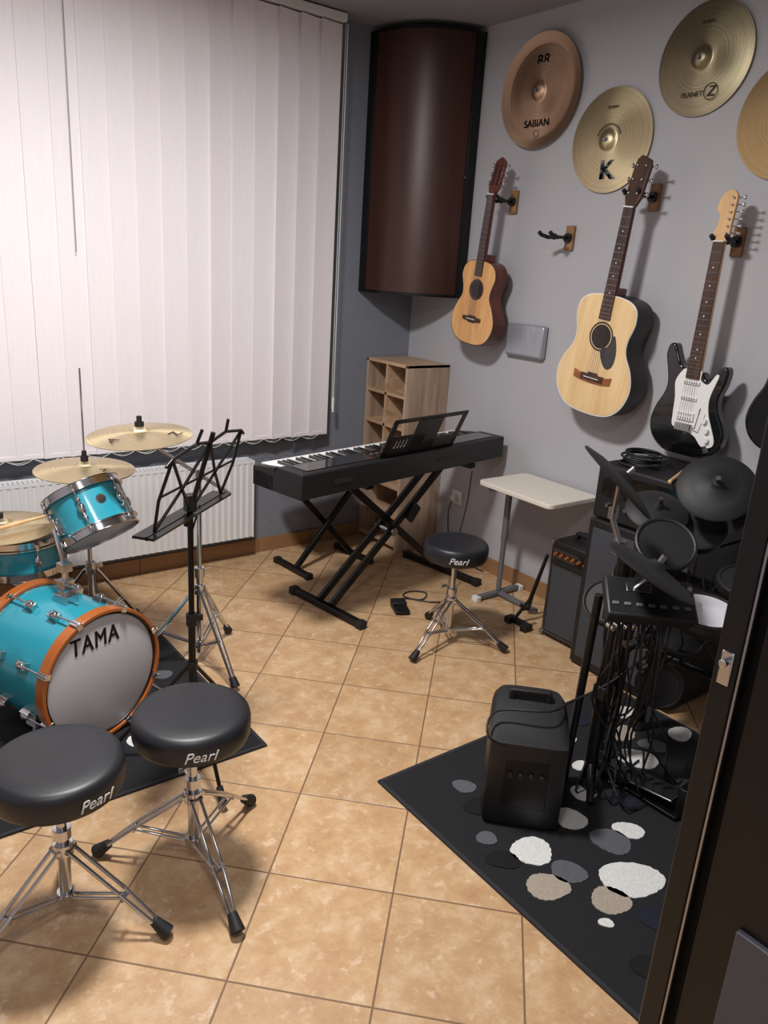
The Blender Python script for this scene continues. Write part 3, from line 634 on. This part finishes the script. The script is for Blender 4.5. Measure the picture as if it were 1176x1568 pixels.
# ---------------------------------------------------------------- piano
PR=math.radians(10.1)
g=Grp('digital_piano',T((-.751,-.872,0))@RZ(PR))
Lp=1.35; Dp=.30; zb=.665
pf=[(-.15,zb),(.15,zb),(.15,zb+.062),(.145,zb+.070),(.02,zb+.070),(-.0,zb+.105),(-.145,zb+.105),(-.15,zb+.098)]
Mx=Matrix(((0,0,1,0),(1,0,0,0),(0,1,0,0),(0,0,0,1)))
g.part('body',BLK,.004).prism(pf,-Lp/2,Lp/2,Mx)
g.part('end_cheeks',BLK,.004).prism([(.02,zb),(.155,zb),(.155,zb+.082),(.02,zb+.098)],-Lp/2,-Lp/2+.035,Mx).prism([(.02,zb),(.155,zb),(.155,zb+.082),(.02,zb+.098)],Lp/2-.035,Lp/2,Mx)
kw=g.part('white_keys',WPL,.001); kb=g.part('black_keys',BLKG,.001)
nK=52; kwid=(Lp-.08)/nK
for i in range(nK):
    x=Lp/2-.04-kwid*(i+.5); kw.box((x,.083,zb+.078),(kwid-.0012,.135,.018))
    if (i%7) in (0,2,3,5,6) and i<nK-1: kb.box((x-kwid/2,.058,zb+.092),(.011,.085,.014))
pn=g.part('control_panel',BLKG,.001); pn.box((.0,-.07,zb+.1065),(Lp-.1,.10,.003))
for i in range(12): g.part('buttons',GRYM,.001).box((-.2+.035*i,-.06,zb+.109),(.018,.010,.004))
g.part('ports',INK).box((.25,-.151,zb+.05),(.2,.003,.02)).box((-.45,-.151,zb+.05),(.1,.003,.02))
RM_=T((.03,-.125,zb+.105))@RX(math.radians(24))
mr=g.part('music_rest',BLK,.002); RR=RX(math.radians(24))
def rb(c,d): mr.box(RM_@Vector(c),d,RR)
rb((0,0,.02),(.50,.006,.04)); rb((0,0,.185),(.50,.006,.02)); rb((-.235,0,.1),(.03,.006,.18)); rb((.235,0,.1),(.03,.006,.18)); rb((.0,0,.1),(.17,.006,.18)); rb((0,.012,.004),(.50,.03,.008)); rb((-.12,0,.07),(.24,.006,.07)); rb((.12,0,.05),(.24,.006,.03))
nt_=g.part('sheet_notes',WPL)
for i in range(4):
    nt_.cyl(RM_@Vector((-.185+.022*i,-.004,.05)),RM_@Vector((-.185+.022*i,-.0045,.085)),.0012,seg=6); nt_.cyl(RM_@Vector((-.189+.022*i,-.0035,.05)),RM_@Vector((-.189+.022*i,-.0055,.05)),.004,seg=10)
g.part('feet_pads',RUB).box((-.3,0,zb-.004),(.03,.2,.008)).box((.45,0,zb-.004),(.03,.2,.008))
g.done()
def xleg(p,a,b,w=.035,d=.02): 
    a=Vector(a);b=Vector(b); L_=(b-a).length
    y=Vector((0,1,0)); z=(b-a).normalized(); x=y.cross(z).normalized()
    R=Matrix(((x.x,y.x,z.x,0),(x.y,y.y,z.y,0),(x.z,y.z,z.z,0),(0,0,0,1))); p.box((a+b)/2,(w,d,L_),R)
g=Grp('keyboard_stand',T((-.64,-.77,0))@RZ(math.radians(8)))
p=g.part('cross_legs',BLKM,.003); top=.63
xleg(p,(-.40,-.022,.03),(.34,-.022,top)); xleg(p,(.40,.022,.03),(-.34,.022,top)); xleg(p,(-.40,.062,.03),(.34,.062,top))
f=g.part('foot_bars',BLKM,.004); f.box((-.41,.0,.018),(.035,.46,.03)).box((.41,.02,.018),(.035,.50,.03))
f.box((.35,-.02,top+.008),(.04,.34,.024)).box((-.35,-.02,top+.008),(.04,.34,.024))
e=g.part('end_caps',RUB,.003)
for x in (-.41,.41):
    for y in (-.24,.26 if x>0 else .24): e.box((x,y,.018),(.042,.035,.036))
g.part('pivot',STL).cyl((-.03,-.045,.325),(-.03,.08,.325),.014).cyl((-.03,-.05,.325),(-.03,-.045,.325),.02)
g.part('height_lock',BLK,.003).box((.1,-.04,.40),(.05,.02,.09),RY(.7))
g.done()
g=Grp('keyboard_bench',T((-.735,-.315,0))@RZ(math.radians(5)))
p=g.part('cross_legs',BLKM,.003); xleg(p,(-.20,-.02,.02),(.19,-.02,.44),.03); xleg(p,(.20,.02,.02),(-.19,.02,.44),.03)
g.part('foot_bars',BLKM,.003).box((-.205,0,.015),(.03,.28,.028)).box((.205,0,.015),(.03,.28,.028)).box((.19,0,.44),(.03,.26,.02)).box((-.19,0,.44),(.03,.26,.02))
g.part('end_caps',RUB,.003).box((-.205,-.14,.016),(.037,.03,.032)).box((.205,-.14,.016),(.037,.03,.032)).box((-.205,.14,.016),(.037,.03,.032)).box((.205,.14,.016),(.037,.03,.032))
g.part('seat',LEA,.015).box((0,0,.475),(.46,.28,.05))
g.done()
g=Grp('sustain_pedal',T((-.74,-1.0,0))@RZ(-.4)); g.part('base',BLK,.004).box((0,0,.010),(.07,.11,.02)); g.part('treadle',BLKM,.003).box((0,-.03,.026),(.05,.075,.006),RX(.1)); g.part('housing',BLK,.006).box((0,.035,.022),(.07,.06,.03))
g.part('cable',BLK).tube([(0,.06,.02),(.05,.12,.006),(.14,.10,.006),(.18,.18,.006),(.10,.20,.006),(.06,.14,.006),(.2,.06,.006),(.30,.16,.006),(.33,.22,.2),(.36,.20,.45),(.36,.17,.64)],.003,8,5); g.done()
# ---------------------------------------------------------------- side table
g=Grp('folding_side_table',T((-.19,-1.27,0)))
def rrect(w,d,r,n=6):
    o=[]
    for cx,cy,a0 in ((w/2-r,d/2-r,0),(-w/2+r,d/2-r,90),(-w/2+r,-d/2+r,180),(w/2-r,-d/2+r,270)):
        for i in range(n+1): a=math.radians(a0+90*i/n); o.append((cx+r*math.cos(a),cy+r*math.sin(a)))
    return o
g.part('table_top',TBL,.004).prism(rrect(.33,.46,.03),.59,.612)
g.part('under_frame',GRYM,.003).box((-.0,0,.578),(.03,.36,.022)).box((0,.17,.578),(.26,.03,.02))
g.part('post',GRYM,.003).cyl((0,.17,.03),(0,.17,.58),.013).cyl((.0,.17,.3),(0,.17,.58),.016)
g.part('foot',GRYM,.004).box((0,.17,.018),(.30,.030,.020)).box((-.0,.04,.018),(.026,.26,.020))
g.part('foot_caps',WPL,.003).box((-.15,.17,.014),(.03,.04,.028)).box((.15,.17,.014),(.03,.04,.028)); g.done()
g=Grp('guitar_stand',T((-.30,-1.405,0))); p=g.part('legs',BLKM,.002)
p.tube([(.06,-.02,.34),(-.0,.0,.12),(-.06,.03,.02)],.008,10); p.tube([(.06,-.02,.34),(.05,.03,.12),(.08,.07,.02)],.008,10); p.box((-.05,.0,.018),(.03,.12,.02)); g.part('feet',RUB,.003).box((-.065,-.055,.016),(.05,.035,.03)).box((-.06,.05,.016),(.05,.035,.03)); g.part('rest',RUB).tube([(-.03,-.03,.1),(-.07,-.03,.1),(-.09,-.03,.13)],.008,8); g.done()
# ---------------------------------------------------------------- amps
g=Grp('combo_amplifier',T((-.22,-1.63,0)))
g.part('cabinet',BLK,.008).box((0,0,.235),(.22,.23,.45)); g.part('grille',GREY,.003).box((-.111,0,.19),(.006,.19,.31)); g.part('grille_frame',STL).tube([(-.116,-.098,.03),(-.116,.098,.03),(-.116,.098,.35),(-.116,-.098,.35),(-.116,-.098,.03)],.0018,6)
g.part('control_panel',BLKG,.002).box((-.111,0,.405),(.006,.20,.05)); kb=g.part('knobs',AMB)
for i in range(6): kb.cyl((-.114,-.08+.032*i,.405),(-.128,-.08+.032*i,.405),.008,.006)
g.part('handle',RUB,.003).box((0,0,.485),(.03,.14,.012)).box((0,.065,.47),(.03,.012,.025)).box((0,-.065,.47),(.03,.012,.025)); g.part('corners',STL,.003).box((-.105,.11,.452),(.02,.02,.02)).box((-.105,-.11,.452),(.02,.02,.02)).box((-.105,.11,.018),(.02,.02,.02)); g.part('feet',RUB).cyl((-.08,.09,0),(-.08,.09,.012),.015).cyl((-.08,-.09,0),(-.08,-.09,.012),.015).cyl((.08,.09,0),(.08,.09,.012),.015).cyl((.08,-.09,0),(.08,-.09,.012),.015); g.done()
g=Grp('amplifier_stack',T((-.22,-2.00,0)))
g.part('speaker_cabinet',BLK,.008).box((0,0,.33),(.40,.48,.64)); g.part('grille',GREY,.003).box((-.201,0,.33),(.006,.43,.57)); g.part('amp_head',BLK,.01).box((0,0,.765),(.38,.48,.22)); g.part('head_panel',BLKG,.002).box((-.191,0,.80),(.006,.42,.10)); kb=g.part('knobs',STL)
for i in range(9): kb.cyl((-.192,-.17+.042*i,.72),(-.208,-.17+.042*i,.72),.010,.008)
g.part('feet',RUB).box((-.12,0,.005),(.03,.4,.01)).box((.12,0,.005),(.03,.4,.01)); g.done()
g=Grp('coiled_cable',T((-.29,-1.87,.8765))); p=g.part('coil',RUB)
for i in range(6): p.torus(.070+random.uniform(-.008,.008),.0045,T((random.uniform(-.012,.012),random.uniform(-.012,.012),.006+.008*i))@RX(random.uniform(-.05,.05)),48,8)
g.done()
g=Grp('drumstick',T((-.35,-2.06,.884))@RZ(.35)); g.part('stick',MAP).lathe([(0,0),(.0065,.004),(.007,.2),(.007,.3),(.004,.375),(.0045,.385),(.0045,.395),(0,.4)],T((-.10,0,0))@RY(pi/2),16); g.done()
g=Grp('drumstick',T((-.34,-2.14,.884))@RZ(.22)); g.part('stick',MAP).lathe([(0,0),(.0065,.004),(.007,.2),(.007,.3),(.004,.375),(.0045,.385),(.0045,.395),(0,.4)],T((-.10,0,0))@RY(pi/2),16); g.done()
# active speaker
g=Grp('active_speaker',T((-1.285,-2.30,.0105))@RZ(-pi/4))
out=c2([(-.115,-.02),(-.112,-.10),(-.095,-.118),(0,-.12),(.095,-.118),(.112,-.10),(.115,-.02),(.11,.08),(.085,.115),(0,.12),(-.085,.115),(-.11,.08)],4)
bm=g.part('enclosure',BLK,.006,40).bm
def ring(sc,z,dz=0.): return [bm.verts.new((x*sc,y*sc,z+dz*(y/.12))) for x,y in out]
rs=[ring(.95,0),ring(1.,.015),ring(1.,.268,.012),ring(.985,.298,.022),ring(.88,.310,.03)]
bm.faces.new(rs[0][::-1]); bm.faces.new(rs[-1])
for a_,b_ in zip(rs,rs[1:]):
    for i in range(len(out)): j=(i+1)%len(out); bm.faces.new((a_[i],a_[j],b_[j],b_[i]))
g.part('grille',GREY,.004).box((0,.112,.15),(.16,.012,.25)); g.part('handle',RUB,.005).box((0,.06,.352),(.12,.026,.013)).box((.055,.06,.335),(.018,.026,.04)).box((-.055,.06,.335),(.018,.026,.04))
g.part('rear_panel',BLKM,.003).box((0,-.118,.15),(.13,.006,.16)); kb=g.part('rear_knobs',RUB)
for i in range(4): kb.cyl((-.045+.03*i,-.12,.18),(-.045+.03*i,-.132,.18),.007)
g.part('cable',BLK).tube([(-.05,-.11,.26),(-.12,-.13,.30),(-.1,-.05,.335),(.05,-.04,.35),(.12,.05,.34),(.24,.10,.40),(.36,.09,.55)],.0035,8,5); g.done()
# ---------------------------------------------------------------- electronic kit
g=Grp('electronic_drum_kit',T((0,0,0)))
fz=.0105
r=g.part('rack',BLKM,.002)
posts=[(-1.03,-2.36),(-.86,-2.28),(-.60,-2.24),(-.55,-2.62)]
for (x,y) in posts[:3]: r.cyl((x,y,fz),(x,y,.80 if x<-.9 else .74),.021)
r.cyl((posts[3][0],posts[3][1],fz),(posts[3][0],posts[3][1],.74),.019)
r.cyl((-1.075,-2.30,fz),(-1.055,-2.31,.66),.013)
r.cyl((-.95,-2.36,fz),(-.95,-2.36,.62),.016)
r.cyl((-1.03,-2.36,.62),(-.86,-2.28,.62),.019).cyl((-.86,-2.28,.62),(-.60,-2.24,.62),.019).cyl((-.60,-2.24,.62),(-.55,-2.62,.62),.019).cyl((-1.03,-2.36,.35),(-.86,-2.28,.35),.016).cyl((-.60,-2.24,.32),(-.55,-2.62,.32),.016).cyl((-.86,-2.28,.40),(-.60,-2.24,.40),.016)
c=g.part('rack_clamps',RUB,.003)
for (x,y) in posts: c.box((x,y,.62),(.055,.055,.06)); c.cyl((x,y,fz),(x,y,fz+.03),.028,.022); c.box((x,y,.35),(.045,.045,.045))
r.tube([(-1.03,-2.36,.10),(-1.12,-2.44,.03)],.012).tube([(-1.03,-2.36,.10),(-.94,-2.44,.03)],.012)
def pad(loc,n,R,headm=RUB,rimm=BLK):
    M=frame(loc,n,(0,1,.1))
    g.part('pad_shells',BLK,.0,50).lathe([(0,-.045),(R*.7,-.045),(R*.97,-.02),(R,-.005),(R,.008),(R*.96,.010),(0,.006)],M,48)
    nm='pad_heads_mesh' if headm is HEAD else 'pad_heads_rubber'
    g.part(nm,headm).lathe([(0,.012),(R*.88,.012),(R*.9,.006)],M,48); g.part('pad_rims',rimm).torus(R*.95,.007,M@T((0,0,.010)),48,8)
    return M
def cpad(loc,n,R):
    M=frame(loc,n,(0,1,.1)); g.part('cymbal_pads',RUB,0,50).lathe([(0,.028),(R*.12,.028),(R*.2,.014),(R*.6,.008),(R*.97,-.004),(R,-.008),(R*.97,-.012),(R*.5,-.004),(0,0)],M,56); g.part('cymbal_wingnuts',STL).cyl(M@Vector((0,0,.02)),M@Vector((0,0,.05)),.008); return M
pad((-.82,-2.35,.79),(-.45,-.45,.77),.092); pad((-.62,-2.33,.81),(-.5,-.35,.79),.092); pad((-.89,-2.555,.66),(-.1,-.1,.99),.10,HEAD); pad((-.66,-2.55,.70),(-.2,-.15,.96),.09)
pad((-.70,-2.20,.60),(-.5,-.3,.8),.085); pad((-.90,-2.24,.57),(-.6,-.3,.7),.080); pad((-.76,-2.42,.52),(-.6,-.5,.6),.085); pad((-.86,-2.44,.36),(-.7,-.5,.4),.07)
cpad((-1.10,-2.35,1.03),(.52,-.47,.77),.135); cpad((-1.10,-2.50,.815),(.37,-.30,.88),.135); cpad((-.64,-2.38,.965),(-.55,-.28,.60),.12); cpad((-.50,-2.50,.88),(-.5,-.4,.7),.12); cpad((-.72,-2.24,.86),(-.3,-.3,.85),.10)
ar=g.part('pad_arms',STL)
ar.cyl((-1.03,-2.36,.78),(-1.05,-2.31,.90),.009).cyl((-1.05,-2.31,.90),(-1.10,-2.35,1.03),.007).cyl((-1.03,-2.40,.7),(-1.10,-2.50,.80),.008).cyl((-.6,-2.24,.7),(-.62,-2.37,.95),.008).cyl((-.55,-2.62,.7),(-.50,-2.50,.88),.008).cyl((-.86,-2.28,.7),(-.72,-2.24,.86),.008).tube([(-.86,-2.28,.64),(-.84,-2.33,.72),(-.82,-2.35,.77)],.007).tube([(-.6,-2.24,.68),(-.6,-2.3,.75),(-.62,-2.33,.79)],.007).tube([(-.55,-2.62,.64),(-.7,-2.6,.60),(-.88,-2.555,.63)],.007).tube([(-.86,-2.28,.42),(-.8,-2.4,.45),(-.76,-2.42,.50)],.007)
ar.cyl((-1.05,-2.31,.90),(-1.05,-2.31,.93),.016).cyl((-1.04,-2.34,.80),(-1.04,-2.34,.84),.02)
for (x,y,z) in ((-.86,-2.30,.66),(-.60,-2.26,.70),(-.80,-2.40,.47),(-.95,-2.33,.64),(-.72,-2.28,.64),(-.57,-2.45,.64),(-.90,-2.40,.42),(-.95,-2.37,.50)): ar.cyl((x-.02,y,z),(x+.02,y,z),.012); ar.cyl((x,y,z-.02),(x,y,z+.025),.006)
MM=T((-1.03,-2.46,.69))@RZ(math.radians(-42))@RX(math.radians(30))
R3=MM.to_3x3().to_4x4()
def mb(p,c,d): p.box(MM@Vector(c),d,R3)
mb(g.part('drum_module',BLK,.008),(0,0,0),(.25,.14,.042)); mb(g.part('module_screen',STL,.002),(-.03,.03,.022),(.07,.03,.002))
for i in range(7): mb(g.part('module_buttons',GRYM,.001),(-.10+.033*i,-.03,.0225),(.018,.010,.004))
for i in range(4): g.part('module_knobs',GRYM).cyl(MM@Vector((.05+.02*i,.035,.020)),MM@Vector((.05+.02*i,.035,.032)),.007)
cb=g.part('cables',BLK)
for i in range(15):
    x0=-1.09+.009*i; y0=-2.39-.008*i; z0=.66
    cb.tube([(x0,y0,z0),(x0-.03+random.uniform(-.03,.03),y0-.03,z0-.12),(x0+random.uniform(-.03,.06),y0+random.uniform(-.03,.03),.36),(x0+random.uniform(-.05,.1),y0+random.uniform(-.05,.08),.2),(x0+random.uniform(-.02,.2),y0+random.uniform(-.1,.1),.022),(x0+random.uniform(.05,.35),y0+random.uniform(-.15,.15),.016)],.0034,6,4)
for i in range(12):
    x0=-.95+.035*i; y0=-2.32-.02*i
    cb.tube([(x0,y0,.72),(x0+random.uniform(-.06,.06),y0+random.uniform(-.05,.05),.60),(x0+random.uniform(-.1,.1),y0+random.uniform(-.08,.08),.40),(x0+random.uniform(-.1,.1),y0+random.uniform(-.05,.08),.50),(x0-.1,y0-.02,.64)],.0034,6,4)
cp=g.part('cable_plugs',CHR)
for i in range(9): cp.cyl((-1.105+.012*i,-2.405-.011*i,.655),(-1.118+.012*i,-2.425-.011*i,.685),.0055)
for i in range(4): cp.cyl((-1.09+.02*i,-2.38-.01*i,.60),(-1.10+.02*i,-2.41-.01*i,.60),.008)
for (x,y,a) in ((-.90,-2.50,pi+.05),(-.62,-2.74,-.6)):
    M_=T((x,y,.018))@RZ(a); R_=RZ(a)
    g.part('pedal_bases',BLKM,.003).box(M_@Vector((0,0,.0)),(.10,.24,.012),R_)
    g.part('pedal_footboards',STL,.003).box(M_@Vector((0,-.01,.030)),(.085,.21,.008),R_@RX(.13))
    for k in range(5):
        for s_ in (-1,1): g.part('pedal_treads',RUB).box(M_@Vector((.016*s_,-.08+.032*k,.036+.0042*(k-2))),(.030,.007,.004),R_@RX(.13)@RZ(.6*s_))
    g.part('pedal_towers',BLKM,.003).box(M_@Vector((0,.12,.05)),(.07,.03,.10),R_); g.part('kick_pad',BLK,.01).box(M_@Vector((0,.19,.08)),(.12,.04,.14),R_)
g.done()
# ---------------------------------------------------------------- door leaf
g=Grp('door_1',T((-1.918,-3.126,0)))
DB=mat('door_black_profile',rgb(18,18,20),.35,.3,.1,8); DG=mat('door_dark_panel',rgb(70,71,80),.5,0,.08,6)
lf=g.part('stiles_and_rails',DB,.003); Ld=.90
lf.box((.02,-.017,1.03),(.05,.034,2.04)).box((.035,-.06,1.03),(.02,.09,2.04)).box((.02,-Ld+.045,1.03),(.05,.09,2.04)).box((.02,-Ld/2,.07),(.05,Ld,.12)).box((.02,-Ld/2,2.0),(.05,Ld,.10))
g.part('panels',DB,.002).box((.02,-Ld/2,1.03),(.02,Ld-.1,1.95)); g.part('lower_panel',DG,.002).box((.006,-.46,.40),(.012,.70,.56)); g.part('glazing_bead',STL,.001).box((-.004,-.038,1.03),(.006,.004,1.94))
g.part('lock_plate',STL,.001).box((.02,.001,1.0),(.022,.003,.24)); g.part('latch',CHR,.002).box((-.006,-.018,1.06),(.006,.018,.05)).cyl((-.004,-.018,1.07),(-.02,-.018,1.07),.006)
g.part('hinges',STL).cyl((.02,-Ld-.0,.3),(.02,-Ld-.0,.4),.01).cyl((.02,-Ld,1.7),(.02,-Ld,1.8),.01); g.done()
# ---------------------------------------------------------------- lights
def lamp(x,y,pw,sz,nm,ln):
    g=Grp(nm,T((x,y,H))); g.part('housing',WPL,.004).cyl((0,0,-.045),(0,0,0),sz*.55,seg=48); g.part('diffuser',emis('lamp_diffuser',(1,.97,.93,1),3.)).cyl((0,0,-.052),(0,0,-.046),sz*.5,seg=48)
    l=bpy.data.lights.new(ln,'AREA'); l.shape='DISK'; l.size=sz; l.energy=pw; l.color=(1,.975,.955)
    o=bpy.data.objects.new(ln,l); o.location=(0,0,-.07); COL.objects.link(o); o.parent=g.e
    g.done()
lamp(-2.1,-1.7,70,.32,'added_fill_lamp','lamp_light_main')
lamp(-2.9,-3.2,17,.5,'added_fill_lamp','added_fill_light')  # added fill with its housing, out of view by the camera, to soften shadows
w=bpy.data.worlds.new('World'); S.world=w; w.use_nodes=True; w.node_tree.nodes['Background'].inputs[0].default_value=(.02,.025,.04,1); w.node_tree.nodes['Background'].inputs[1].default_value=1.
# ---------------------------------------------------------------- camera
yaw,pit,rol=.6577,.3068,.0651
f=Vector((math.sin(yaw)*math.cos(pit),math.cos(yaw)*math.cos(pit),-math.sin(pit))); r=Vector((math.cos(yaw),-math.sin(yaw),0)); u=r.cross(f)
r2=r*math.cos(rol)+u*math.sin(rol); u2=-r*math.sin(rol)+u*math.cos(rol)
cd=bpy.data.cameras.new('camera'); co=bpy.data.objects.new('camera',cd); COL.objects.link(co)
co.matrix_world=Matrix(((r2.x,u2.x,-f.x,-2.8876),(r2.y,u2.y,-f.y,-3.6061),(r2.z,u2.z,-f.z,1.5537),(0,0,0,1)))
cd.sensor_fit='VERTICAL'; cd.sensor_height=36; cd.lens=36*1186.77/1568; cd.clip_start=.02
S.camera=co
S.view_settings.view_transform='Standard'
